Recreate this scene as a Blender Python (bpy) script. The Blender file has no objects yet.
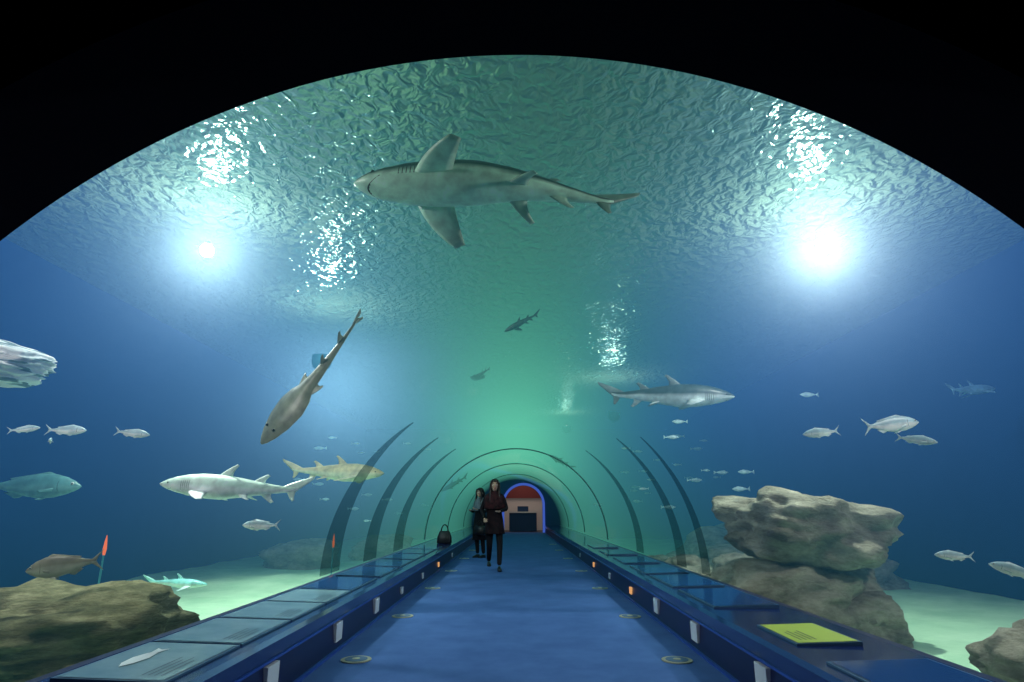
import bpy, math, random
from mathutils import Vector, Matrix, noise
random.seed(4)
sc=bpy.context.scene
sc.view_settings.view_transform='Standard'
sc.view_settings.look='None'
# ------------------------------------------------------------ helpers
def link(o,parent=None):
    sc.collection.objects.link(o)
    if parent: o.parent=parent
    return o
def empty(name,loc=(0,0,0)):
    e=bpy.data.objects.new(name,None); e.location=loc; e.empty_display_size=.1
    return link(e)
def mesh_obj(name,V,F,mat=None,parent=None,smooth=True,cols=None,loc=None,fm=None,mats=None):
    me=bpy.data.meshes.new(name); me.from_pydata([tuple(v) for v in V],[],F); me.update()
    if mats:
        for m in mats: me.materials.append(m)
    elif mat: me.materials.append(mat)
    if fm:
        for p,i in zip(me.polygons,fm): p.material_index=i
    if smooth:
        for p in me.polygons: p.use_smooth=True
    if cols:
        a=me.attributes.new('Col','FLOAT_COLOR','POINT')
        for i,c in enumerate(cols): a.data[i].color=(c[0],c[1],c[2],1)
    o=bpy.data.objects.new(name,me); link(o,parent)
    if loc: o.location=loc
    return o
class MB:
    def __init__(s): s.V=[];s.F=[];s.C=[];s.M=[]
    def add(s,V,F,c=(1,1,1),m=0):
        n=len(s.V); s.V+=[Vector(v) for v in V]; s.F+=[tuple(i+n for i in f) for f in F]
        if isinstance(c,list): s.C+=c
        else: s.C+=[c]*len(V)
        s.M+=[m]*len(F)
    def loft(s,rings,c=(1,1,1),m=0,cap=True,closed=True):
        V=[];F=[];k=len(rings[0])
        for r in rings: V+=list(r)
        for i in range(len(rings)-1):
            for j in range(k if closed else k-1):
                a=i*k+j;b=i*k+(j+1)%k
                F.append((a,b,b+k,a+k))
        if cap and closed:
            F.append(tuple(range(k-1,-1,-1))); F.append(tuple((len(rings)-1)*k+j for j in range(k)))
        s.add(V,F,c,m)
    def box(s,a,b,c=(1,1,1),m=0):
        x0,y0,z0=a;x1,y1,z1=b
        V=[(x0,y0,z0),(x1,y0,z0),(x1,y1,z0),(x0,y1,z0),(x0,y0,z1),(x1,y0,z1),(x1,y1,z1),(x0,y1,z1)]
        s.add(V,[(0,3,2,1),(4,5,6,7),(0,1,5,4),(1,2,6,5),(2,3,7,6),(3,0,4,7)],c,m)
    def sphere(s,c0,r,c=(1,1,1),m=0,n=12,k=8,sc=(1,1,1)):
        rings=[]
        for i in range(k+1):
            t=math.pi*(i+.02)/(k+.04)
            rings.append([Vector((c0[0]+sc[0]*r*math.sin(t)*math.cos(2*math.pi*j/n),c0[1]+sc[1]*r*math.sin(t)*math.sin(2*math.pi*j/n),c0[2]-sc[2]*r*math.cos(t))) for j in range(n)])
        s.loft(rings,c,m)
    def obj(s,name,mats,parent=None,smooth=True,loc=None):
        return mesh_obj(name,s.V,s.F,None,parent,smooth,s.C,loc,s.M,mats if isinstance(mats,list) else [mats])
def nt(name):
    m=bpy.data.materials.new(name); m.use_nodes=True; t=m.node_tree; t.nodes.clear()
    out=t.nodes.new('ShaderNodeOutputMaterial'); return m,t,out
def N(t,typ,**kw):
    n=t.nodes.new(typ)
    for k,v in kw.items():
        if k.startswith('i_'):
            key=k[2:]; key=int(key) if key.isdigit() else key.replace('_',' ')
            n.inputs[key].default_value=v
        else: setattr(n,k,v)
    return n
def pmat(name,col,rough=.5,spec=.5,nscale=None,ncol=None,bump=0,bscale=20,emis=None,estr=0,metal=0,attr=False,stretch=None):
    m,t,out=nt(name); L=t.links
    b=N(t,'ShaderNodeBsdfPrincipled'); L.new(b.outputs[0],out.inputs[0])
    b.inputs['Base Color'].default_value=(*col,1); b.inputs['Roughness'].default_value=rough
    b.inputs['Specular IOR Level'].default_value=spec; b.inputs['Metallic'].default_value=metal
    if emis: b.inputs['Emission Color'].default_value=(*emis,1); b.inputs['Emission Strength'].default_value=estr
    tc=N(t,'ShaderNodeTexCoord'); src=tc.outputs['Object']
    if stretch:
        mp=N(t,'ShaderNodeMapping'); mp.inputs['Scale'].default_value=stretch; L.new(src,mp.inputs[0]); src=mp.outputs[0]
    if attr:
        at=N(t,'ShaderNodeAttribute',attribute_name='Col')
        nz=N(t,'ShaderNodeTexNoise',i_Scale=nscale or 12,i_Detail=4.0); L.new(src,nz.inputs['Vector'])
        mr=N(t,'ShaderNodeMapRange',i_3=.7,i_4=1.2); mr.inputs[1].default_value=.3; mr.inputs[2].default_value=.7
        L.new(nz.outputs[0],mr.inputs[0])
        vm=N(t,'ShaderNodeVectorMath',operation='SCALE'); L.new(at.outputs['Color'],vm.inputs[0]); L.new(mr.outputs[0],vm.inputs['Scale'])
        L.new(vm.outputs[0],b.inputs['Base Color'])
    elif ncol:
        nz=N(t,'ShaderNodeTexNoise',i_Scale=nscale or 5,i_Detail=6.0,i_Roughness=.65); L.new(src,nz.inputs['Vector'])
        r=N(t,'ShaderNodeValToRGB'); r.color_ramp.elements[0].position=.35; r.color_ramp.elements[1].position=.65
        r.color_ramp.elements[0].color=(*col,1); r.color_ramp.elements[1].color=(*ncol,1)
        L.new(nz.outputs[0],r.inputs[0]); L.new(r.outputs[0],b.inputs['Base Color'])
    if bump:
        nb=N(t,'ShaderNodeTexNoise',i_Scale=bscale,i_Detail=6.0,i_Roughness=.6); L.new(src,nb.inputs['Vector'])
        bp=N(t,'ShaderNodeBump',i_Strength=min(1,bump*10),i_Distance=bump); L.new(nb.outputs[0],bp.inputs['Height']); L.new(bp.outputs[0],b.inputs['Normal'])
    return m
# ------------------------------------------------------------ materials
M_black=pmat('matte_navy_black',(.0015,.0018,.006),.9,.05)
M_carpet=pmat('blue_carpet',(.055,.125,.33),.95,.1,nscale=2.2,ncol=(.075,.16,.41),bump=.006,bscale=160)
M_navy=pmat('navy_laminate',(.006,.010,.055),.35,.4)
M_lip=pmat('ledge_top_blue',(.01,.025,.12),.12,.6)
M_line=pmat('ledge_edge_blue',(.02,.07,.38),.3,.5)
M_sand=pmat('sand',(.46,.78,.50),.95,.1,nscale=1.3,ncol=(.64,.94,.64),bump=.05,bscale=6)
M_tank=pmat('tank_wall_blue',(.005,.04,.14),.9,.1,nscale=.6,ncol=(.008,.05,.17))
M_bowl=pmat('lamp_bowl_blue',(.08,.30,.42),.8,.2)
def rockmat(name,c1,c2,c3,zs=4.5,bd=.1,det=9.0,sc_=2.2,p0=.32,p1=.7):
    m,t,out=nt(name); L=t.links
    b=N(t,'ShaderNodeBsdfPrincipled',i_Roughness=.9); L.new(b.outputs[0],out.inputs[0]); b.inputs['Specular IOR Level'].default_value=.15
    tc=N(t,'ShaderNodeTexCoord'); mp=N(t,'ShaderNodeMapping'); mp.inputs['Scale'].default_value=(1,1,zs); mp.inputs['Rotation'].default_value=(.12,.15,0)
    L.new(tc.outputs['Object'],mp.inputs[0])
    n1=N(t,'ShaderNodeTexNoise',i_Scale=sc_,i_Detail=det,i_Roughness=.7); L.new(mp.outputs[0],n1.inputs['Vector'])
    r=N(t,'ShaderNodeValToRGB'); e=r.color_ramp.elements; e[0].position=p0; e[0].color=(*c1,1); e[1].position=p1; e[1].color=(*c3,1)
    x=e.new((p0+p1)/2); x.color=(*c2,1); L.new(n1.outputs[0],r.inputs[0]); L.new(r.outputs[0],b.inputs['Base Color'])
    n2=N(t,'ShaderNodeTexNoise',i_Scale=5.0,i_Detail=10.0,i_Roughness=.7); L.new(mp.outputs[0],n2.inputs['Vector'])
    bp=N(t,'ShaderNodeBump',i_Strength=1.0,i_Distance=bd); L.new(n2.outputs[0],bp.inputs['Height']); L.new(bp.outputs[0],b.inputs['Normal'])
    return m
M_rock=rockmat('layered_rock_grey',(.16,.14,.11),(.44,.40,.30),(.75,.69,.54),zs=2.2,bd=.12)
M_rockg=rockmat('layered_rock_green',(.08,.08,.04),(.26,.24,.12),(.58,.52,.30))
M_rockw=rockmat('pale_layered_rock',(.22,.30,.34),(.95,1,1),(1,1,1),zs=7,bd=.015,det=1.5,sc_=2.6,p0=.40,p1=.50)
M_fish=pmat('fish_skin',(1,1,1),.38,.5,attr=True,nscale=9,bump=.002,bscale=60)
M_eye=pmat('eye_black',(.005,.005,.005),.1,.6)
# acrylic
m,t,out=nt('acrylic'); L=t.links
tr=N(t,'ShaderNodeBsdfTransparent'); tr.inputs[0].default_value=(.97,.985,.985,1)
gl=N(t,'ShaderNodeBsdfGlossy',i_Roughness=.06); fr=N(t,'ShaderNodeFresnel',i_IOR=1.2); mx=N(t,'ShaderNodeMixShader')
mm=N(t,'ShaderNodeMath',operation='MULTIPLY',i_1=.45); L.new(fr.outputs[0],mm.inputs[0]); L.new(mm.outputs[0],mx.inputs[0])
L.new(tr.outputs[0],mx.inputs[1]); L.new(gl.outputs[0],mx.inputs[2]); L.new(mx.outputs[0],out.inputs[0]); M_acr=m
# bonded joint: smoky tint (purely filtering)
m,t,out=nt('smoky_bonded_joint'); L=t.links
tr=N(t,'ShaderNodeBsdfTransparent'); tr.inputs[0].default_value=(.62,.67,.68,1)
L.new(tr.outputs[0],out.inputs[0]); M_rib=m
# water surface from below
m,t,out=nt('rippled_water_surface'); L=t.links
tc=N(t,'ShaderNodeTexCoord'); mp=N(t,'ShaderNodeMapping'); mp.inputs['Scale'].default_value=(1,.85,1); L.new(tc.outputs['Object'],mp.inputs[0])
n1=N(t,'ShaderNodeTexNoise',i_Scale=6.5,i_Detail=2.0,i_Roughness=.5,i_Distortion=.6); L.new(mp.outputs[0],n1.inputs['Vector'])
bp=N(t,'ShaderNodeBump',i_Strength=1.0,i_Distance=.045); L.new(n1.outputs[0],bp.inputs['Height'])
bp2=N(t,'ShaderNodeBump',i_Strength=1.0,i_Distance=.33); L.new(n1.outputs[0],bp2.inputs['Height'])
gl=N(t,'ShaderNodeBsdfGlossy',i_Roughness=.07); gl.inputs[0].default_value=(.58,.82,.64,1); L.new(bp.outputs[0],gl.inputs['Normal'])
df=N(t,'ShaderNodeBsdfDiffuse'); df.inputs[0].default_value=(.25,.36,.24,1); L.new(bp2.outputs[0],df.inputs['Normal'])
mx=N(t,'ShaderNodeMixShader',i_0=.55); L.new(gl.outputs[0],mx.inputs[1]); L.new(df.outputs[0],mx.inputs[2]); L.new(mx.outputs[0],out.inputs[0]); M_surf=m
def emat(name,c,s):
    m,t,out=nt(name); e=N(t,'ShaderNodeEmission'); e.inputs[0].default_value=(*c,1); e.inputs[1].default_value=s
    t.links.new(e.outputs[0],out.inputs[0]); return m
M_bulb=emat('lamp_bulb',(.90,1.0,.96),1150)
M_bulbu=emat('uplight_bulb',(.90,1.0,.95),480)
M_bulbs=emat('small_uplight_bulb',(.90,1.0,.95),220)
M_bulbf=emat('front_flood_bulb',(1.0,.98,.92),1600)
M_metal=pmat('lamp_metal',(.3,.35,.4),.4,.5,metal=.6)
LAMPS=[(-4.2,7.5,4.5),(4.15,7.5,4.5)]
UPL=[(-3.9,11.7,4.0),(3.1,18.9,4.0),(2.2,26,4.5)]
GLOW=(-4.2,13.8,3.9)
FRONT=[(-5.6,3.0,4.3),(5.6,3.0,4.3)]
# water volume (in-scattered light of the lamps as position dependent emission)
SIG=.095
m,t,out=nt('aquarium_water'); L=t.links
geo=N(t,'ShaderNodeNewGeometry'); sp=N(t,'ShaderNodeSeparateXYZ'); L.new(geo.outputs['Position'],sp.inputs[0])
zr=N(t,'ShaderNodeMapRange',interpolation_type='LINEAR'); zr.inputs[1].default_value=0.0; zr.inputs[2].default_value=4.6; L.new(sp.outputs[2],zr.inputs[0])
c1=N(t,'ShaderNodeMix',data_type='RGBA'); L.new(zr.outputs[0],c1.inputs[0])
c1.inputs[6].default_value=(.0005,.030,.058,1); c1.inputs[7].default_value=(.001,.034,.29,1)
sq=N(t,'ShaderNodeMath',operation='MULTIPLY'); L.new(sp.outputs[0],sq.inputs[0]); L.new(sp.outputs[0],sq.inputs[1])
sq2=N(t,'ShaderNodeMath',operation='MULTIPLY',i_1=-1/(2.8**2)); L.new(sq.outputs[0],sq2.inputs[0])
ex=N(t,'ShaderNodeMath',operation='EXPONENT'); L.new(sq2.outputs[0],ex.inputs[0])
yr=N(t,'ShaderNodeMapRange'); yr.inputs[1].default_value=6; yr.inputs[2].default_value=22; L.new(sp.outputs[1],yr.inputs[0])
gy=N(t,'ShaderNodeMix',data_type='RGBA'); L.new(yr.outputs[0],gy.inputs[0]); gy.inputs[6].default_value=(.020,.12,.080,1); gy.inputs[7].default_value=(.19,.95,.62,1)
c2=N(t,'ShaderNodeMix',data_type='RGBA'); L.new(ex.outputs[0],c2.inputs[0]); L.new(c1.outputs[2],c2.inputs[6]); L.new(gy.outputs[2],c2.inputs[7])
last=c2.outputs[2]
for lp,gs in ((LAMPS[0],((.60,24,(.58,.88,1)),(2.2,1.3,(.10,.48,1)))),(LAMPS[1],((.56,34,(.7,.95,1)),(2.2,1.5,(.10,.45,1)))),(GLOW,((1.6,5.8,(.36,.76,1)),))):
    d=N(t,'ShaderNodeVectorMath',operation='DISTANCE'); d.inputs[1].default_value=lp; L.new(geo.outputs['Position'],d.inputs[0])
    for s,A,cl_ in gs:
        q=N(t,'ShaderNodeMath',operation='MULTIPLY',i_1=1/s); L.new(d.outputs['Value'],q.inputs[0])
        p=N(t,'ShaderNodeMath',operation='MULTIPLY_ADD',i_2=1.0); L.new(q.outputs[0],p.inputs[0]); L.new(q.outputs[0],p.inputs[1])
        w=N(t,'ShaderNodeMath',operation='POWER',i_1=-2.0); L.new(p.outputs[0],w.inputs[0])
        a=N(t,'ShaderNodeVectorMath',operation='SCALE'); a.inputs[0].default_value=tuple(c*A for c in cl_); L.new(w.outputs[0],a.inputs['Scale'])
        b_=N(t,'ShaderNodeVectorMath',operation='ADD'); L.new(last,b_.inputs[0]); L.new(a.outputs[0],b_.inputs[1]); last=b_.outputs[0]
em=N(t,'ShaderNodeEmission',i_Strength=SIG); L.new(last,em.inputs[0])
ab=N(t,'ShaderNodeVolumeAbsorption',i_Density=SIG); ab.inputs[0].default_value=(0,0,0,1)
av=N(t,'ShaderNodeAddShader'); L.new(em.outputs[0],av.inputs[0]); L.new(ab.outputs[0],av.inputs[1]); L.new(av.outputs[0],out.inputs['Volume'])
M_water=m
try: m.cycles.volume_step_rate=4.0
except Exception as ex_: print('no step',ex_)
# ------------------------------------------------------------ tunnel shell
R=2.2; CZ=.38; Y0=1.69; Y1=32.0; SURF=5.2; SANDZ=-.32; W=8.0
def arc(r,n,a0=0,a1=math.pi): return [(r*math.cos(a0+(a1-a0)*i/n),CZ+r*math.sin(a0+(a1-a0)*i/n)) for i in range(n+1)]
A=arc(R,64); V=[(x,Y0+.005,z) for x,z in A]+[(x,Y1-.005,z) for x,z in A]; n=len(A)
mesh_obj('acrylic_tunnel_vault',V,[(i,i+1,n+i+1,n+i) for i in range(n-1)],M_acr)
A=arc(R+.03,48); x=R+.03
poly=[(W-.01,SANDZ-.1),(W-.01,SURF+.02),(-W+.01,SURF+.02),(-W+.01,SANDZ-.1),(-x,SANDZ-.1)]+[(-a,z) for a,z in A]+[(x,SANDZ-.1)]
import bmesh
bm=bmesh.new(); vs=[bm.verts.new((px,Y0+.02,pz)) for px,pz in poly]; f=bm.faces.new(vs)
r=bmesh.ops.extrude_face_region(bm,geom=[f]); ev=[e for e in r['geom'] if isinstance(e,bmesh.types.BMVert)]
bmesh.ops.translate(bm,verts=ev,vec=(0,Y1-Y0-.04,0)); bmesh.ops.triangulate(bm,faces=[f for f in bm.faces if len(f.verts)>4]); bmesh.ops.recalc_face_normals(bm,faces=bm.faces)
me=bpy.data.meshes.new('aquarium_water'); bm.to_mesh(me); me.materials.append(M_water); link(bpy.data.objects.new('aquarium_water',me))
mesh_obj('water_surface',[(-W,Y0,SURF),(W,Y0,SURF),(W,Y1,SURF),(-W,Y1,SURF)],[(0,1,2,3)],M_surf,smooth=False)
for s,nm in ((-1,'wall_left'),(1,'wall_right')):
    b=MB(); b.box((min(s*W,s*(W+.2)),Y0,SANDZ-.2),(max(s*W,s*(W+.2)),Y1,SURF+.1)); b.obj(nm,M_tank,smooth=False)
for s,nm in ((-1,'sand_bed'),(1,'sand_bed')):
    nx,ny=40,120; V=[];F=[]
    for j in range(ny+1):
        for i in range(nx+1):
            xx=2.27+(W-2.28)*i/nx; yy=Y0+.01+(Y1-Y0-.02)*j/ny
            zz=SANDZ+.10*noise.noise(Vector((s*xx*.5,yy*.4,3)))+.03*noise.noise(Vector((s*xx*1.7,yy*1.5,9)))+.05
            if i==0: zz=SANDZ
            V.append((s*xx,yy,zz))
    for j in range(ny):
        for i in range(nx):
            a=j*(nx+1)+i; F.append((a,a+1,a+nx+2,a+nx+1) if s>0 else (a,a+nx+1,a+nx+2,a+1))
    mesh_obj(nm,V,F,M_sand)
    b=MB(); b.box((min(s*2.2,s*2.26),Y0+.01,SANDZ-.2),(max(s*2.2,s*2.26),Y1-.01,.34)); b.obj('tunnel_footing',M_navy,smooth=False)
b=MB(); b.box((-1.47,-3,-.1),(1.47,Y1+.3,0)); b.obj('floor',M_carpet,smooth=False)
def arch_wall(name,y0,y1,cx,cz,r,zb,xr,zt,mat,n=48):
    inner=[(cx+r,zb)]+[(cx+r*math.cos(math.pi*i/n),cz+r*math.sin(math.pi*i/n)) for i in range(n+1)]+[(cx-r,zb)]
    outer=[]
    for k,(x,z) in enumerate(inner):
        if k==0: outer.append((xr,zb))
        elif k==len(inner)-1: outer.append((-xr,zb))
        else:
            a=math.pi*(k-1)/n; dx,dz=math.cos(a),math.sin(a)
            tt=min((xr-cx*(1 if dx>0 else -1))/max(abs(dx),1e-6),(zt-cz)/max(dz,1e-6)); outer.append((cx+dx*tt,cz+dz*tt))
    k=len(inner); V=[(x,y0,z) for x,z in inner]+[(x,y0,z) for x,z in outer]+[(x,y1,z) for x,z in inner]+[(x,y1,z) for x,z in outer]
    F=[]
    for i in range(k-1):
        F+= [(i,i+1,k+i+1,k+i),(2*k+i,3*k+i,3*k+i+1,2*k+i+1),(i,2*k+i,2*k+i+1,i+1),(k+i,k+i+1,3*k+i+1,3*k+i)]
    return mesh_obj(name,V,F,mat,smooth=False)
arch_wall('wall_entrance',1.3,Y0,0,CZ,R,-.6,W+.3,SURF+1.5,M_black,n=96)
b=MB(); b.box((-4.2,-3,-.1),(-4,1.3,3.8)); b.obj('wall_hall_left',M_black,smooth=False)
b=MB(); b.box((4,-3,-.1),(4.2,1.3,3.8)); b.obj('wall_hall_right',M_black,smooth=False)
b=MB(); b.box((-4.2,-3,3.8),(4.2,1.3,3.95)); b.obj('ceiling',M_black,smooth=False)
b=MB(); b.box((-4.2,-3.2,-.1),(4.2,-3,3.95)); b.obj('wall_back',M_black,smooth=False)
b=MB(); b.box((-4,-3,-.1),(-1.47,1.3,-.01)); b.box((1.47,-3,-.1),(4,1.3,-.01)); b.obj('hall_floor_border',M_black,smooth=False)
M_end=pmat('end_wall_navy',(.03,.07,.16),.6,.3)
DX=.38
arch_wall('wall_end',Y1,Y1+.3,DX,1.35,.98,-.6,W+.3,SURF+1.5,M_end)
def ring(name,y0,y1,cx,cz,r0,r1,mat,a0=0,a1=math.pi,n=48,leg=None,parent=None,taper=None):
    b=MB(); rings=[]
    for i in range(n+1):
        a=a0+(a1-a0)*i/n; c,s=math.cos(a),math.sin(a)
        ya,yb=y0,y1
        if taper is not None:
            u=i/n if taper>0 else 1-i/n; k=1-u**1.6*.97; ym=(y0+y1)/2; ya=ym-(y1-y0)/2*k; yb=ym+(y1-y0)/2*k
        rings.append([(cx+r0*c,ya,cz+r0*s),(cx+r1*c,ya,cz+r1*s),(cx+r1*c,yb,cz+r1*s),(cx+r0*c,yb,cz+r0*s)])
    if leg is not None:
        rings=[[(p[0],p[1],leg) for p in rings[0]]]+rings+[[(p[0],p[1],leg) for p in rings[-1]]]
    b.loft(rings); return b.obj(name,mat,parent,smooth=False)
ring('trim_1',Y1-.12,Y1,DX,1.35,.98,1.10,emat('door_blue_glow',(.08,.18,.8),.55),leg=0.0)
M_white=pmat('glowing_white_wall',(.60,.55,.50),.6,.3,emis=(1,.85,.8),estr=.04)  # weak emission puts a lit look into lobby walls and counter top
M_red=pmat('red_panel',(.20,.05,.05),.5,.3)
b=MB(); b.box((DX-3,Y1+3.5,0),(DX+3,Y1+3.7,3.2),m=0); b.box((DX-3,Y1+.31,3.1),(DX+3,Y1+3.5,3.2),m=0)
b.box((DX-3,Y1+.31,0),(DX-2.9,Y1+3.5,3.2),m=0); b.box((DX+2.9,Y1+.31,0),(DX+3,Y1+3.5,3.2),m=0)
b.box((DX-3,Y1+.31,-.1),(DX+3,Y1+3.5,-.001),m=2); b.box((DX-2.8,Y1+3.35,1.75),(DX+2.8,Y1+3.49,2.6),m=1)
b.obj('lobby_room',[M_white,M_red,M_navy],smooth=False)
b=MB(); b.box((DX-.75,Y1+2.2,0),(DX+.75,Y1+2.8,.95),m=0); b.box((DX-.8,Y1+2.15,.95),(DX+.8,Y1+2.85,1.02),m=1); b.box((DX-.3,Y1+2.3,1.02),(DX+.3,Y1+2.5,1.3),m=0)
b.obj('reception_counter',[M_end,M_white],smooth=False)
ld=bpy.data.lights.new('lobby_ceiling_lamp','AREA'); ld.energy=20; ld.size=2; ld.color=(1,.75,.65); lo=link(bpy.data.objects.new('lobby_ceiling_lamp',ld)); lo.location=(DX,Y1+1.9,3.05)
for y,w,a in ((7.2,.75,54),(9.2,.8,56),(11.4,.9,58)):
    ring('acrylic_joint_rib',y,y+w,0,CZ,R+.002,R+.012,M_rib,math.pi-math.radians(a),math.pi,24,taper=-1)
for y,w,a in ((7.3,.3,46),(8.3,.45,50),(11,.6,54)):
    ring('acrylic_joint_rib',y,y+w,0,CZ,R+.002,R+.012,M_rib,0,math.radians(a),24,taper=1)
M_joint=pmat('joint_blue_grey',(.06,.22,.20),.5,.4)
for y in (15,20,26): ring('tunnel_joint_ring',y,y+.1,0,CZ,R-.025,R-.005,M_joint,.02,math.pi-.02,48)
# ------------------------------------------------------------ ledges
M_label=pmat('white_label',(.65,.7,.75),.5,.3)
M_amber=emat('amber_step_light',(1,.5,.2),.7)
for s in (-1,1):
    e=empty('display_ledge')
    b=MB()
    P=[(1.46,0),(1.49,.27),(2.19,.27),(2.19,0)]
    b.loft([[(s*x,Y0,z) for x,z in P],[(s*x,Y1-.01,z) for x,z in P]],m=0)
    P=[(1.455,.25),(1.45,.335),(1.50,.345),(2.19,.345),(2.19,.27),(1.49,.27)]
    b.loft([[(s*x,Y0,z) for x,z in P],[(s*x,Y1-.01,z) for x,z in P]],m=1)
    P=[(1.445,.235),(1.445,.25),(1.48,.25),(1.48,.235)]
    b.loft([[(s*x,Y0,z) for x,z in P],[(s*x,Y1-.01,z) for x,z in P]],m=2)
    P=[(1.44,0),(1.44,.02),(1.465,.02),(1.465,0)]
    b.loft([[(s*x,Y0,z) for x,z in P],[(s*x,Y1-.01,z) for x,z in P]],m=2)
    b.obj('ledge_body',[M_navy,M_lip,M_line],e,smooth=False)
    b=MB()
    for i,y in enumerate((3.9,5.3,6.7,8.2,10,12,14.5)):
        am=1 if (s>0 and i in(3,5)) or (s<0 and i==5) else 0
        w=.18 if i<3 else .11; h=.14 if i<3 else .08
        x0=1.462+.012
        b.box((min(s*(x0-.02),s*(x0+.01)),y,.07),(max(s*(x0-.02),s*(x0+.01)),y+w,.07+h),m=am)
    b.obj('ledge_labels',[M_label,M_amber],e,smooth=False)
M_board=pmat('board_pale',(.18,.32,.38),.18,.6,nscale=3,ncol=(.28,.43,.48))
M_boardb=pmat('board_blue',(.012,.05,.2),.1,.6)
M_print=pmat('fish_print_silver',(.75,.82,.85),.4,.3)
M_txt=pmat('print_ink',(.03,.06,.12),.6,.2)
M_yel=pmat('board_yellow_green',(.50,.62,.06),.4,.4)
M_frame=pmat('board_frame',(.05,.12,.22),.3,.4)
def board(s,y0,y1,mt,fish=True,x0=1.58,x1=2.10):
    e=empty('information_board')
    zt=lambda x:.350+(abs(x)-x0)*.03
    b=MB()
    P=[(x0,.346),(x0,zt(x0)+.006),(x1,zt(x1)+.006),(x1,.346)]
    b.loft([[(s*x,y0,z) for x,z in P],[(s*x,y1,z) for x,z in P]],m=1)
    g=.015
    def plate(xa,xb,ya,yb,dz,m):
        V=[(s*xa,ya,zt(xa)+.006+dz),(s*xb,ya,zt(xb)+.006+dz),(s*xb,yb,zt(xb)+.006+dz),(s*xa,yb,zt(xa)+.006+dz)]
        b.add(V,[(0,1,2,3) if s>0 else (3,2,1,0)],m=m)
    plate(x0+g,x1-g,y0+g,y1-g,.003,0)
    if mt is not M_boardb:
        for i in range(4): plate(x0+.06+i*.03,x0+.066+i*.03,y0+.08,y0+(.35 if i%2 else .3)*(y1-y0)/.7+.05,.005,2)
    if fish:
        cx=(x0+x1)/2+.08; cy=(y0+y1)/2; l=.24*(y1-y0)
        pts=[(-1,0),(-.6,.28),(0,.4),(.5,.25),(.8,.07),(1.15,.3),(1.0,0),(1.15,-.3),(.8,-.07),(.5,-.22),(0,-.36),(-.6,-.25)]
        V=[(s*(cx+p[1]*l*.6),cy+p[0]*l,zt(cx+p[1]*l*.6)+.013) for p in pts]+[(s*cx,cy,zt(cx)+.013)]
        b.add(V,[((i+1)%12,i,12) for i in range(12)],m=3)
    b.obj('board',[mt,M_frame,M_txt,M_print],e,smooth=False)
y=3.0
for i in range(4): board(-1,y,y+.77,M_board,i==0); y+=.8
for i in range(6): board(-1,y,y+1.1,M_boardb,False); y+=1.25
board(1,3.82,4.42,M_yel,False,1.62,2.0)
for y in (5.2,6.5,7.8,9.3,11,13): board(1,y,y+1.1,M_boardb,False)
board(1,2.3,3.4,M_boardb,False)
M_disc=pmat('brass_disc',(.50,.46,.32),.45,.5,metal=.2); M_disc2=pmat('disc_inner',(.08,.16,.3),.5,.4)
b=MB()
for y in (5.05,7.0,9.4,12,15,18,21):
    for x in (-1.22,1.22):
        for r,z,mi in ((.115,.008,0),(.085,.011,1),(.03,.014,0)):
            V=[(x+r*math.cos(a*math.pi/12),y+r*math.sin(a*math.pi/12),z) for a in range(24)]+[(x+r*math.cos(a*math.pi/12),y+r*math.sin(a*math.pi/12),.001) for a in range(24)]
            b.add(V,[tuple(range(24))]+[(i,24+i,24+(i+1)%24,(i+1)%24) for i in range(24)],m=mi)
b.obj('floor_marker_discs',[M_disc,M_disc2],smooth=False)
# ------------------------------------------------------------ lamps
def circ(r,z,n=24): return [(r*math.cos(a*2*math.pi/n),r*math.sin(a*2*math.pi/n),z) for a in range(n)]
def beam(e,z,E_):  # extra spot added at a lamp position only to brighten the sand
    l=bpy.data.lights.new('added_sand_spot','SPOT'); l.energy=E_; l.spot_size=math.radians(95); l.spot_blend=.9; l.shadow_soft_size=.03; l.color=(.85,1,.85)
    o=bpy.data.objects.new('added_sand_spot',l); link(o,e); o.location=(0,0,z)
for i,lp in enumerate(LAMPS+FRONT):
    e=empty('underwater_floodlight',lp)
    rb=.085 if i<2 else .10
    b=MB(); b.sphere((0,0,0),rb,n=16,k=10); b.obj('bulb',M_bulb if i<2 else M_bulbf,e)
    b=MB(); b.loft([circ(r,z) for r,z in ((.03,rb-.01),(.05,rb),(.04,rb+.03),(.02,rb+.05))]); b.obj('housing',M_metal,e)
    if i<2: beam(e,-.14,(1500,800)[i])
for i,lp in enumerate(UPL):
    e=empty('sparkle_uplight',lp)
    b=MB(); b.sphere((0,0,0),.12,n=16,k=10); b.obj('bulb',M_bulbs if i==2 else M_bulbu,e)
    b=MB(); b.loft([circ(r*.78,z*.9) for r,z in ((.24,.10),(.25,.10),(.25,-.06),(.20,-.17),(.08,-.23),(.05,-.22),(.18,-.16),(.235,-.05),(.24,.10))],cap=False)
    b.loft([circ(r,z) for r,z in ((.06,-.205),(.05,-.22),(.001,-.22))],cap=False)
    b.obj('bulb_hiding_bowl',M_bowl,e)  # bowl invented to hide the bulb so only its mirrored sparkle shows
    if i==0: beam(e,-.26,1100)
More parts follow.
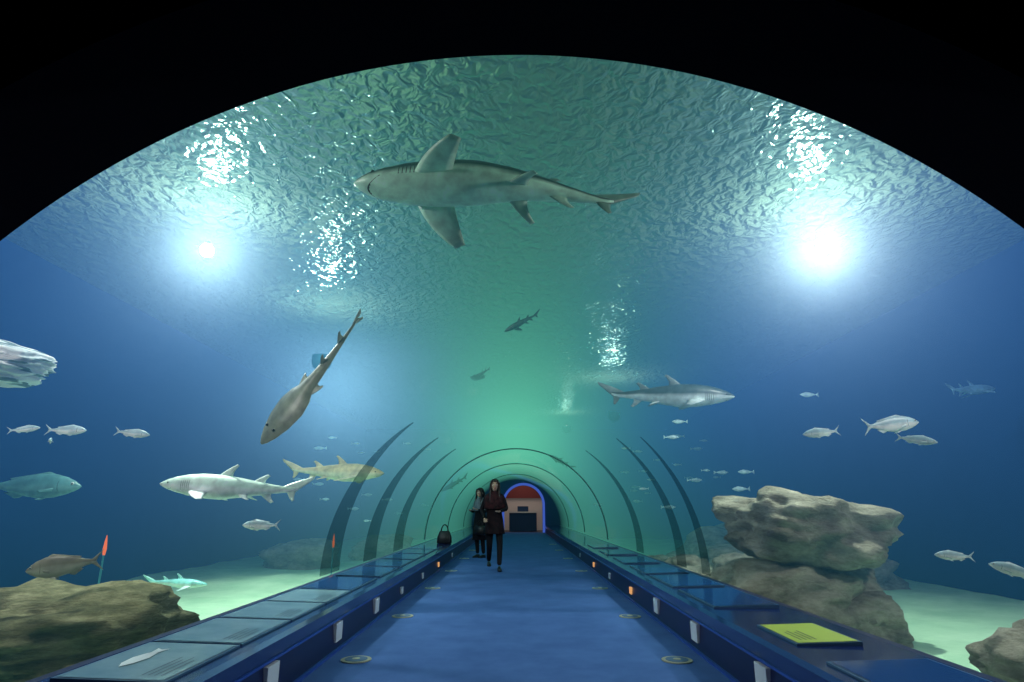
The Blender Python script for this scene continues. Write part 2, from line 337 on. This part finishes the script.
# ------------------------------------------------------------ rocks
def rock(name,loc,size,mat,seed,layers=5,amp=.16,rot=0,parent=None,sub=5,tilt=0,strata=.09,pw=3):
    bm=bmesh.new(); bmesh.ops.create_icosphere(bm,subdivisions=sub,radius=1)
    sd=Vector((seed*7.3,seed*3.1,seed*5.7))
    for v in bm.verts:
        d=v.co.normalized()
        p=d*(1/max(1e-3,(abs(d.x)**pw+abs(d.y)**pw+abs(d.z)**pw)**(1/pw)))
        n=noise.noise(p*1.1+sd)*.9+noise.noise(p*2.3+sd)*.5+noise.noise(p*5+sd)*.25+noise.noise(p*11+sd)*.1
        f=1+amp*n*1.9
        zz=p.z*layers+noise.noise(p*1.3+sd)*1.2
        st=abs((zz%1)-.5)*2; st=st*st
        f2=f*(1-strata*st*(1-abs(d.z)**3)+.03*noise.noise(Vector((p.x*3,p.y*3,zz*4))+sd))
        v.co=Vector((p.x*f2*size[0],p.y*f2*size[1],p.z*f*size[2]))
    me=bpy.data.meshes.new(name); bm.to_mesh(me); me.materials.append(mat)
    for p in me.polygons: p.use_smooth=True
    o=link(bpy.data.objects.new(name,me),parent); o.location=loc; o.rotation_euler=(0,tilt,rot); return o
e=empty('stacked_boulders',(3.30,7.5,0))
rock('upper_slab',(.08,-.1,.87),(.84,.75,.38),M_rock,3,tilt=.14,rot=.15,parent=e,layers=1.5,amp=.19,strata=.05,pw=3.5)
rock('lower_block',(-.06,.1,.08),(.86,.8,.46),M_rock,5,rot=-.2,parent=e,layers=2,amp=.18,strata=.06)
rock('foot_block',(.34,-.30,-.1),(.5,.45,.36),M_rock,8,parent=e,strata=.04)
rock('side_block',(-.66,.9,-.1),(.45,.5,.40),M_rock,9,parent=e,strata=.04)
rock('layered_boulder',(-3.8,5.35,-.08),(1.10,.8,.48),M_rockg,11,layers=6,tilt=-.05,rot=-.1,amp=.22)
rock('corner_boulder',(3.9,4.55,-.12),(.60,.6,.42),M_rock,14)
e=empty('mirrored_rock_standin',(-6.3,6.0,0))  # made-up outcrop standing in for a rock mirrored in the water surface
rock('pillar',(0,0,1.2),(.55,.7,1.6),M_rock,61,parent=e,layers=8)
rock('mirrored_slab',(.72,.0,2.60),(.70,.5,.24),M_rockw,17,layers=4,tilt=.14,parent=e,strata=.12,amp=.08,pw=2.4)
e=empty('rockwork_ruins',(2.95,11.5,0))
for i in range(14):
    rock('block_%d'%i,(random.uniform(-.15,1.2),random.uniform(-2.2,3.5),random.uniform(-.15,.2)),(random.uniform(.2,.45),random.uniform(.25,.5),random.uniform(.2,.36)),M_rock,20+i,parent=e,sub=4,layers=3)
for i,(x,y,sx,sz) in enumerate(((-5.4,16,.9,.45),(-3.9,18.5,.8,.5),(5.5,16,1.4,.8),(6.3,12,.8,.4))):
    rock('reef_mound',(x,y,-.1),(sx,sx*.8,sz),M_rock,50+i,sub=4)
M_ag=emat('amber_glow',(1,.20,.06),1.2)
for x,y,z in ((-4.56,7.0,.74),(-2.95,10.2,.64)):
    b=MB(); b.loft([circ(r,zz-z,12) for r,zz in ((.010,-.3),(.010,z-.13),(.014,z-.12))],m=0)
    b.loft([circ(r,zz,12) for r,zz in ((.012,-.12),(.020,-.06),(.012,.03),(.003,.09))],m=1)
    b.obj('orange_reflection_standin',[M_bowl,M_ag],loc=(x,y,z))  # made-up post with glowing tip, stands in for an orange reflection
# ------------------------------------------------------------ fish
def interp(T,x):
    for a,b in zip(T,T[1:]):
        if x<=b[0]:
            u=(x-a[0])/(b[0]-a[0]); u2=u*u*(3-2*u)*.35+u*.65
            return [a[i]+(b[i]-a[i])*u2 for i in range(1,len(a))]
    return list(T[-1][1:])
def bez(a,b,c,u): return a*(1-u)**2+b*2*u*(1-u)+c*u*u
def fin(b,rl,rt,tl,tt,nrm,th,col,cl=None,ct=None,n=8):
    rl,rt,tl,tt,nrm=map(Vector,(rl,rt,tl,tt,nrm)); nrm.normalize()
    cl=Vector(cl) if cl else (rl+tl)/2+(rl-rt)*.16; ct=Vector(ct) if ct else (rt+tt)/2+(rl-rt)*.25
    rings=[];cols=[]
    for i in range(n+1):
        u=i/n; a=bez(rl,cl,tl,u); c=bez(rt,ct,tt,u); t_=th*(1-u*.85)
        r=[]
        for f,k in ((0,0),(.15,.8),(.4,1),(.75,.5),(1,.05),(.75,-.5),(.4,-1),(.15,-.8)):
            r.append(a.lerp(c,f)+nrm*t_*k)
        rings.append(r)
        for f in range(8): cols.append(col if not isinstance(col,list) else tuple(col[0][q]*(1-u)+col[1][q]*u for q in range(3)))
    b.loft(rings,cols)
SH=[(0,.003,.004,0),(.02,.016,.022,0),(.06,.033,.040,0),(.12,.050,.055,.002),(.2,.066,.066,.002),(.3,.077,.072,0),(.42,.078,.070,-.002),(.55,.062,.054,.002),(.67,.043,.036,.006),(.77,.028,.023,.01),(.84,.020,.015,.012),(.89,.017,.009,.016),(.93,.010,.005,.028)]
BF=[(0,.006,.005,0),(.03,.035,.022,0),(.08,.07,.04,.003),(.16,.11,.055,.005),(.28,.145,.062,.005),(.42,.15,.058,.003),(.56,.125,.046,.0),(.7,.08,.03,0),(.8,.045,.018,0),(.88,.032,.010,0),(.92,.03,.004,0)]
GF=[(0,.004,.012,0),(.03,.012,.045,0),(.09,.022,.085,0),(.18,.032,.12,0),(.28,.036,.135,0),(.36,.034,.115,0),(.42,.03,.075,0),(.5,.026,.058,0),(.62,.02,.042,0),(.75,.015,.026,0),(.88,.010,.013,0),(.97,.006,.005,.004)]
def fish(name,kind,Lg,loc,d,roll=0,back=(.1,.13,.12),belly=(.5,.6,.5),bend=.03,up=None,fat=1,girth_split=.0,pec=1.0,dors=1.0):
    b=MB(); T={'shark':SH,'bony':BF,'guitar':GF}[kind]; nr=44; k=28
    xe=T[-1][0]; rings=[];cols=[]
    for i in range(nr+1):
        x=xe*(i/nr)**1.15; h,w,zc=interp(T,x); r=[]
        h*=fat; w*=fat
        for j in range(k):
            a=2*math.pi*j/k; sa=math.sin(a); ca=math.cos(a)
            pz=sa*h; py=math.copysign(abs(ca)**.9,ca)*w
            if kind=='shark' and sa<0: pz*=.9
            if kind=='guitar': pz=sa*h*(1-abs(ca)**2*.75)
            r.append(Vector((.5-x,py,zc+pz)))
            m_=max(0,min(1,(sa+.12+girth_split+.12*noise.noise(Vector((x*9,a,loc[0]))))*3.0)) 
            sp_=.85 if (kind!='bony' and noise.noise(Vector((x*30,py*40,pz*30+loc[1])))>.35) else 1
            cols.append(tuple((belly[q]*(1-m_)+back[q]*m_)*sp_ for q in range(3)))
        rings.append(r)
    b.loft(rings,cols)
    def X(x): return .5-x
    mid=tuple((back[q]*.75+belly[q]*.25) for q in range(3)); low=tuple((back[q]*.4+belly[q]*.6) for q in range(3))
    if kind=='shark':
        for s in (-1,1):
            fin(b,(X(.225),s*.052*fat,-.03),(X(.36),s*.058*fat,-.035),(X(.365),s*(.05+.21*pec),-.085),(X(.40),s*(.05+.19*pec),-.083),(0,s*.3,1),.010,[belly,low],cl=(X(.265),s*(.05+.13*pec),-.06),ct=(X(.37),s*(.05+.08*pec),-.055))
            fin(b,(X(.545),s*.03,-.04),(X(.62),s*.028,-.038),(X(.635),s*.105,-.072),(X(.65),s*.095,-.07),(0,s*.4,1),.006,low)
        fin(b,(X(.39),0,.068*fat),(X(.49),0,.060*fat),(X(.505),0,.068*fat+.087*dors),(X(.52),0,.068*fat+.077*dors),(0,1,0),.007,mid)
        fin(b,(X(.63),0,.045*fat),(X(.71),0,.036*fat),(X(.72),0,.11),(X(.738),0,.10),(0,1,0),.006,mid)
        fin(b,(X(.69),0,-.028),(X(.76),0,-.02),(X(.765),0,-.085),(X(.785),0,-.075),(0,1,0),.005,low)
        fin(b,(X(.82),0,.03),(X(.915),0,-.002),(X(1.04),0,.12),(X(1.03),0,.095),(0,1,0),.007,mid,cl=(X(.9),0,.075),ct=(X(.95),0,.03))
        fin(b,(X(.86),0,.005),(X(.93),0,.03),(X(.905),0,-.065),(X(.918),0,-.055),(0,1,0),.005,mid)
        for s in (-1,1):
            for g_ in range(5):
                xg=.17+g_*.014; h,w,zc=interp(T,xg); ri=[]
                for q in range(7):
                    a=math.radians(-32+q*10); y_=s*math.cos(a)*w*fat*1.012; z_=zc+math.sin(a)*h*fat*(1.012 if a>0 else .92)
                    ri.append([Vector((X(xg-.001),y_,z_)),Vector((X(xg+.002),y_,z_))])
                b.loft(ri,tuple(c*.35 for c in mid),cap=False,closed=False)
        ri=[]
        for q in range(13):
            a=math.radians(-150+q*10); xg=.055+.045*abs((q-6)/6)**2; h,w,zc=interp(T,xg)
            y_=math.cos(a)*w*fat*1.02; z_=zc+math.sin(a)*h*fat*.93
            ri.append([Vector((X(xg),y_,z_)),Vector((X(xg+.008),y_,z_-.001))])
        b.loft(ri,(.03,.03,.03),cap=False,closed=False)
        for s in (-1,1): b.sphere((X(.07),s*.038*fat,.012),.0075,(.01,.01,.01),n=10,k=6)
    elif kind=='bony':
        for sg in (1,-1):
            fin(b,(X(.86),0,.028*sg),(X(.93),0,0),(X(1.02),0,.15*sg),(X(1.0),0,.11*sg),(0,1,0),.006,mid,cl=(X(.93),0,.07*sg),ct=(X(.93),0,.03*sg))
        fin(b,(X(.27),0,.135*fat),(X(.72),0,.07*fat),(X(.36),0,.18*fat),(X(.74),0,.095*fat),(0,1,0),.005,mid,cl=(X(.3),0,.165*fat),ct=(X(.73),0,.085*fat))
        fin(b,(X(.58),0,-.11*fat),(X(.76),0,-.05*fat),(X(.66),0,-.15*fat),(X(.77),0,-.08*fat),(0,1,0),.005,low)
        for s in (-1,1):
            fin(b,(X(.26),s*.055*fat,-.02),(X(.275),s*.055*fat,-.06),(X(.40),s*.11,-.05),(X(.38),s*.1,-.08),(0,1,.2),.004,low)
            fin(b,(X(.33),s*.02,-.13*fat),(X(.38),s*.02,-.125*fat),(X(.43),s*.04,-.17*fat),(X(.45),s*.03,-.16*fat),(0,1,0),.004,low)
            b.sphere((X(.085),s*.036*fat,.03),.019,(.7,.75,.7),n=12,k=8,sc=(1,.5,1)); b.sphere((X(.085),s*.043*fat,.03),.011,(.01,.01,.01),n=10,k=6,sc=(1,.6,1))
            ri=[]
            for q in range(9):
                a=math.radians(-50+q*12.5); xg=.225-.03*(abs(a))**2
                h,w,zc=interp(T,xg); y_=s*math.cos(a)*w*fat*1.02; z_=zc+math.sin(a)*h*fat*1.01
                ri.append([Vector((X(xg),y_,z_)),Vector((X(xg+.008),y_,z_))])
            b.loft(ri,tuple(c*.4 for c in back),cap=False,closed=False)
    else:
        for x0 in (.58,.76):
            fin(b,(X(x0),0,.018),(X(x0+.06),0,.014),(X(x0+.06),0,.065),(X(x0+.075),0,.06),(0,1,0),.004,mid)
        fin(b,(X(.9),0,.008),(X(.97),0,-.002),(X(1.03),0,.04),(X(1.01),0,.01),(0,1,0),.003,mid)
        fin(b,(X(.92),0,.0),(X(.98),0,.0),(X(.99),0,-.03),(X(1.0),0,-.015),(0,1,0),.003,mid)
        for s in (-1,1):
            fin(b,(X(.40),s*.07,0),(X(.49),s*.05,0),(X(.49),s*.115,-.004),(X(.5),s*.105,-.004),(0,0,1),.004,mid)
            b.sphere((X(.11),s*.04,.024),.009,(.02,.02,.02),n=8,k=6)
    for v in b.V:
        u=(.5-v.x); v.y+=bend*math.sin(u*math.pi*1.6-.4)*u
    for v in b.V: v*=Lg
    o=b.obj(name,M_fish)
    d=Vector(d).normalized(); u=Vector(up) if up else Vector((0,0,1)); yv=u.cross(d).normalized(); zv=d.cross(yv)
    mt=Matrix((d,yv,zv)).transposed() @ Matrix.Rotation(math.radians(roll),3,'X')
    o.matrix_world=Matrix.Translation(loc)@mt.to_4x4(); return o
fish('sand_tiger_shark','shark',2.25,(-.17,4.28,3.56),(-1,0,.05),roll=32,back=(.015,.03,.03),belly=(.62,.92,.72),bend=.05,fat=1.12,girth_split=.28,pec=.80,dors=.7)
fish('sand_tiger_shark','shark',1.95,(2.3,9,2.76),(1,-.15,-.03),roll=5,back=(.07,.10,.11),belly=(.85,.9,.88),bend=-.04,fat=1.2)
fish('sand_tiger_shark','shark',1.5,(-2.98,6.5,1.32),(-1,-.1,.06),back=(.75,.92,.80),belly=(1,1,1),bend=.04,fat=1.15)
fish('nurse_shark','shark',1.7,(-2.95,10,1.69),(1,-.2,-.03),back=(.75,.62,.34),belly=(.9,.85,.6),bend=.06,fat=1.15)
fish('guitarfish','guitar',1.62,(-2.07,6,2.40),(-.50,0,-.72),roll=30,back=(.25,.26,.18),belly=(.75,.75,.55),bend=.02,up=(0,-1,0))
fish('reef_shark','shark',.75,(-4.24,8,.22),(1,.1,-.05),back=(.3,.8,.75),belly=(.8,1,.9))
fish('giant_grouper','bony',1.15,(-6.3,8,1.4),(1,.2,0),back=(.12,.3,.3),belly=(.2,.4,.38),fat=.9)
fish('brown_grouper','bony',.55,(-3.56,5,.68),(-1,-.1,-.15),back=(.28,.24,.16),belly=(.5,.46,.34))
SV=dict(back=(.5,.68,.76),belly=(1,1,1))
for Lg,loc,d in ((.38,(-4.5,6,1.87),(1,.1,0)),(.26,(-4.93,6,1.88),(1,.5,.2)),(.2,(-4.33,5.6,1.72),(.4,-.6,0)),(.32,(-3.83,6,1.84),(1,.2,-.1)),(.4,(-2.65,6.5,.95),(-1,.1,0)),
                 (.36,(3.03,6,1.84),(-1,.1,-.1)),(.56,(3.42,5.5,1.85),(1,.1,.1)),(.30,(3.43,5.2,1.68),(.8,-.5,-.2)),(.28,(3.43,5,.755),(-1,.2,.05)),(.32,(3.5,4.5,.69),(-1,.4,.3))):
    fish('sea_bream','bony',Lg,loc,d,**SV,fat=.85)
fish('grey_reef_shark','shark',1.0,(6.9,9,2.85),(1,.3,.1),back=(.12,.25,.4),belly=(.2,.38,.5))
fish('grey_reef_shark','shark',.65,(.1,9.2,4.0),(-.9,.3,-.4),back=(.02,.05,.05),belly=(.03,.07,.07))
fish('stingray','guitar',1.3,(-.8,13.5,4.1),(-.3,1,0),back=(.1,.15,.12),belly=(.1,.15,.12))
fish('grey_reef_shark','shark',1.0,(1.55,21,2.7),(-.9,0,.5),back=(.03,.07,.1),belly=(.08,.15,.15))
fish('grey_reef_shark','shark',1.1,(-2.2,22,2.0),(-.9,0,-.5),back=(.03,.07,.1),belly=(.08,.15,.15))
def school(name,pts):
    b=MB()
    for (x,y,z,l,s) in pts:
        rr=[]
        for u,h in ((0,.01),(.15,.09),(.35,.15),(.6,.11),(.85,.03),(.88,.03),(1.02,.14)):
            rr.append([Vector((x+s*l*(.5-u),y+math.cos(a)*l*.06*(h/.15 if u<.9 else .05),z+math.sin(a)*l*h)) for a in [k*math.pi/4 for k in range(8)]])
        b.loft(rr,(.7,.9,.9))
    return b.obj(name,M_fish)
pr=[(random.uniform(2.6,5.5),random.uniform(10,22),random.uniform(1.0,3.2),random.uniform(.18,.34),random.choice((-1,1))) for _ in range(30)]
pl=[(-random.uniform(2.6,5.5),random.uniform(11,24),random.uniform(.8,3.2),random.uniform(.18,.34),random.choice((-1,1))) for _ in range(18)]
school('small_fish_school',pr); school('small_fish_school',pl)
# ------------------------------------------------------------ people
def skin(name,V,E,Rr,mat,parent,root=0,sub=2):
    me=bpy.data.meshes.new(name); me.from_pydata(V,E,[]); me.update(); me.materials.append(mat)
    o=link(bpy.data.objects.new(name,me),parent); md=o.modifiers.new('Skin','SKIN'); md.use_smooth_shade=True
    if not me.skin_vertices: me.skin_vertices.new(name='')
    for i,r in enumerate(Rr):
        me.skin_vertices[0].data[i].radius=(r,r) if not isinstance(r,tuple) else r
    me.skin_vertices[0].data[root].use_root=True
    sd=o.modifiers.new('Sub','SUBSURF'); sd.levels=sub; sd.render_levels=sub
    return o
M_skin=pmat('skin_tone',(.50,.30,.22),.5,.4)
M_hair=pmat('black_hair',(.012,.009,.008),.4,.4,bump=.004,bscale=60,stretch=(6,6,.5))
def hand(parent,w,dirv,side):
    w=Vector(w); d=Vector(dirv).normalized(); sv=Vector((1,0,0))
    if abs(d.x)>.8: sv=Vector((0,0,1))
    sv=(sv-d*sv.dot(d)).normalized(); nv=d.cross(sv)
    V=[w,w+d*.05];E=[(0,1)];Rr=[(.022,.018),(.032,.016)]
    for i,l in enumerate((.068,.076,.070,.055)):
        o=(i-1.5)*.019; b0=w+d*.08+sv*o; p1=b0+d*l*.5+nv*.006; p2=p1+d*l*.4+nv*.022; n=len(V)
        V+=[b0,p1,p2]; E+=[(1,n),(n,n+1),(n+1,n+2)]; Rr+=[.0095,.0085,.007]
    n=len(V); V+=[w+d*.035+sv*side*.034,w+d*.07+sv*side*.048+nv*.015]; E+=[(1,n),(n,n+1)]; Rr+=[.011,.008]
    skin('hand',[tuple(v) for v in V],E,Rr,M_skin,parent,0,1)
def ell(cx,cy,z,rx,ry,n=20,wob=0,ph=0): return [Vector((cx+(rx+wob*math.cos(5*a+ph))*math.cos(a),cy+(ry+wob*math.cos(5*a+ph))*math.sin(a),z)) for a in [2*math.pi*i/n for i in range(n)]]
M_lips=pmat('lips',(.35,.07,.07),.4,.4); M_ew=pmat('eye_white',(.8,.8,.8),.3,.5)
def person(name,loc,rot,H,cloth,tunic,shawl,shoe,arms,legs,hem=.55,bag=None):
    e=empty(name,loc); e.rotation_euler=(0,0,rot); e.scale=(H/1.66,)*3
    (eL,wL),(eR,wR)=arms; (kL,aL),(kR,aR)=legs
    V=[(0,0,.90),(0,.0,1.08),(0,0,1.25),(0,0,1.37),(0,-.005,1.45),(0,-.015,1.52),
       (.15,.005,1.36),eL,wL,(-.15,.005,1.36),eR,wR,(.085,0,.84),kL,aL,(-.085,0,.84),kR,aR]
    E=[(0,1),(1,2),(2,3),(3,4),(4,5),(3,6),(6,7),(7,8),(3,9),(9,10),(10,11),(0,12),(12,13),(13,14),(0,15),(15,16),(16,17)]
    Rr=[(.14,.10),(.115,.085),(.13,.095),(.10,.07),.045,.045,.058,.043,.03,.058,.043,.03,.088,.062,.045,.088,.062,.045]
    skin('body',V,E,Rr,cloth,e)
    b=MB(); b.loft([ell(0,-.01,z,rx,ry,24,wb) for z,rx,ry,wb in ((hem,.19,.17,.012),(hem+.01,.195,.175,.012),(.75,.185,.15,.006),(.92,.172,.13,0),(1.05,.145,.11,0),(1.18,.155,.12,0),(1.30,.172,.118,0),(1.37,.155,.095,0),(1.415,.085,.07,0),(1.435,.06,.055,0))])
    b.obj('tunic',tunic,e)
    b=MB(); b.loft([ell(0,-.01,z,rx,ry,24,wb,1) for z,rx,ry,wb in ((1.12,.20,.15,.01),(1.13,.21,.155,.01),(1.22,.205,.145,.006),(1.33,.195,.13,.004),(1.40,.14,.10,0),(1.45,.075,.07,0),(1.455,.06,.06,0))]); b.obj('shawl',shawl,e)
    b=MB(); hc=Vector((0,-.03,1.565)); rings=[]
    for i in range(17):
        t_=i/16; z=-.115+.225*t_
        w=.076*math.sin(math.pi*min(1,max(0,(t_*.93+.055))))**.55*(.72+.28*min(1,t_*2.2)); dpt=w*1.22
        rings.append([hc+Vector((w*math.cos(a),dpt*math.sin(a)-(.012 if (math.sin(a)<-.5 and t_<.25) else 0),z)) for a in [2*math.pi*k/20 for k in range(20)]])
    b.loft(rings,m=0)
    f=hc.y-.088
    b.loft([[Vector((x_,f+yy,hc.z+z_)) for x_,yy in ((-w_,.02),(0,-p_),(w_,.02))] for z_,w_,p_ in ((.012,.006,.0),(-.01,.010,.01),(-.03,.016,.02),(-.038,.014,.004))],m=0)
    for s in (-1,1):
        b.sphere((s*.031,f+.012,hc.z+.005),.012,m=3,n=10,k=8); b.sphere((s*.031,f+.003,hc.z+.005),.006,m=1,n=8,k=6)
        b.box((s*.031-.017,f+.0,hc.z+.026),(s*.031+.017,f+.012,hc.z+.032),m=1)
        b.sphere((s*.078,-.02,hc.z-.01),.02,m=0,n=8,k=6,sc=(.4,.8,1.4))
    b.sphere((0,f+.008,hc.z-.062),.02,m=2,n=10,k=6,sc=(1.1,.4,.35))
    b.obj('head',[M_skin,M_eye,M_lips,M_ew],e)
    b=MB(); rings=[]
    for z,rx,y0,y1 in ((1.20,.06,.075,.10),(1.22,.095,.05,.13),(1.36,.11,.02,.135),(1.48,.10,-.005,.12),(1.56,.098,-.03,.105),(1.61,.096,-.095,.10),(1.65,.082,-.115,.085),(1.68,.055,-.09,.06),(1.695,.02,-.05,.02)):
        rings.append(ell(0,(y0+y1)/2,z,rx,(y1-y0)/2,20,.003))
    b.loft(rings); 
    for s in (-1,1):
        b.loft([ell(s*x_,yy,z,.022,.03,10) for z,x_,yy in ((1.66,.045,-.085),(1.60,.078,-.075),(1.52,.085,-.06),(1.42,.09,-.075),(1.28,.095,-.10),(1.2,.09,-.10))])
    b.obj('hair',M_hair,e)
    for w_,el,sd in ((wL,eL,-1),(wR,eR,1)): hand(e,w_,Vector(w_)-Vector(el),sd)
    for a_ in (aL,aR):
        b=MB(); b.loft([[Vector((a_[0]+x_*w_,a_[1]+y_,max(0,a_[2]-.085)+z_*h_)) for x_,z_ in ((-1,0),(1,0),(1.0,.5),(.6,1),(-.6,1),(-1,.5))] for y_,w_,h_ in ((.06,.02,.05),(.045,.034,.075),(-.03,.036,.075),(-.10,.042,.05),(-.15,.035,.035),(-.175,.015,.02))]); b.obj('shoe',shoe,e)
    if bag:
        bx,by,bz=bag; b=MB()
        b.loft([[Vector((bx+sx*w_,by+sy*d_,bz+z_)) for sx,sy in ((-1,-1),(1,-1),(1,1),(-1,1))] for z_,w_,d_ in ((0,.13,.05),(.02,.15,.06),(.2,.13,.05),(.22,.11,.03))])
        rr=[]
        for i in range(13):
            a=math.pi*i/12; rr.append([Vector((bx+.09*math.cos(a)+.008*c*math.cos(a),by+.008*s_,bz+.2+.14*math.sin(a)+.008*c*math.sin(a))) for c,s_ in ((1,0),(0,1),(-1,0),(0,-1))])
        b.loft(rr); b.obj('bag',M_hair,e)
    return e
C_blk=pmat('black_fabric',(.008,.008,.011),.85,.2); C_pat=pmat('dark_patterned_fabric',(.004,.004,.006),.85,.2,nscale=18,ncol=(.022,.008,.010))
C_red=pmat('dark_shawl',(.005,.005,.006),.85,.2,nscale=16,ncol=(.06,.014,.017)); C_gry=pmat('grey_shawl',(.12,.14,.16),.85,.2,nscale=8,ncol=(.2,.22,.24))
M_shoe=pmat('shoe_leather',(.01,.01,.012),.4,.4)
person('woman_walking',(-.42,12.1,0),.1,1.66,C_blk,C_pat,C_red,M_shoe,
  (((.24,-.02,1.12),(.10,-.21,1.08)),((-.25,.03,1.10),(-.20,-.16,.95))),
  (((.10,-.12,.47),(.085,-.22,.10)),((-.09,.0,.46),(-.085,.24,.15))),hem=.66)
person('woman_standing',(-.87,15.3,0),-.7,1.6,C_blk,C_blk,C_gry,M_shoe,
  (((.25,-.02,1.10),(.12,-.22,1.15)),((-.25,.0,1.10),(-.12,-.22,1.12))),
  (((.10,-.02,.47),(.10,.02,.085)),((-.10,-.02,.46),(-.10,.02,.085))),hem=.42,bag=(.22,-.25,.55))
b=MB()
b.loft([[Vector((sx*w_,sy*d_,z_)) for sx,sy in ((-1,-.7),(-.7,-1),(.7,-1),(1,-.7),(1,.7),(.7,1),(-.7,1),(-1,.7))] for z_,w_,d_ in ((0,.15,.08),(.02,.17,.09),(.15,.16,.08),(.26,.12,.04),(.28,.11,.03))])
for yy in (-.03,.03):
    b.loft([[Vector((.08*math.cos(a)+.012*c*math.cos(a),yy+.01*s_,.27+.15*math.sin(a)+.012*c*math.sin(a))) for c,s_ in ((1,0),(0,1),(-1,0),(0,-1))] for a in [math.pi*i/12 for i in range(13)]])
b.obj('handbag',M_shoe,loc=(-1.68,14.8,.346))
# ------------------------------------------------------------ world & camera
w=bpy.data.worlds.new('World'); sc.world=w; w.use_nodes=True; w.node_tree.nodes['Background'].inputs[0].default_value=(.001,.0015,.004,1)
cd=bpy.data.cameras.new('camera'); cd.sensor_width=36; cd.lens=21.1; cd.clip_start=.05; cam=link(bpy.data.objects.new('camera',cd))
cam.location=(0,0,1.1); cam.rotation_euler=(math.radians(90+15.73),0,math.radians(.37)); sc.camera=cam
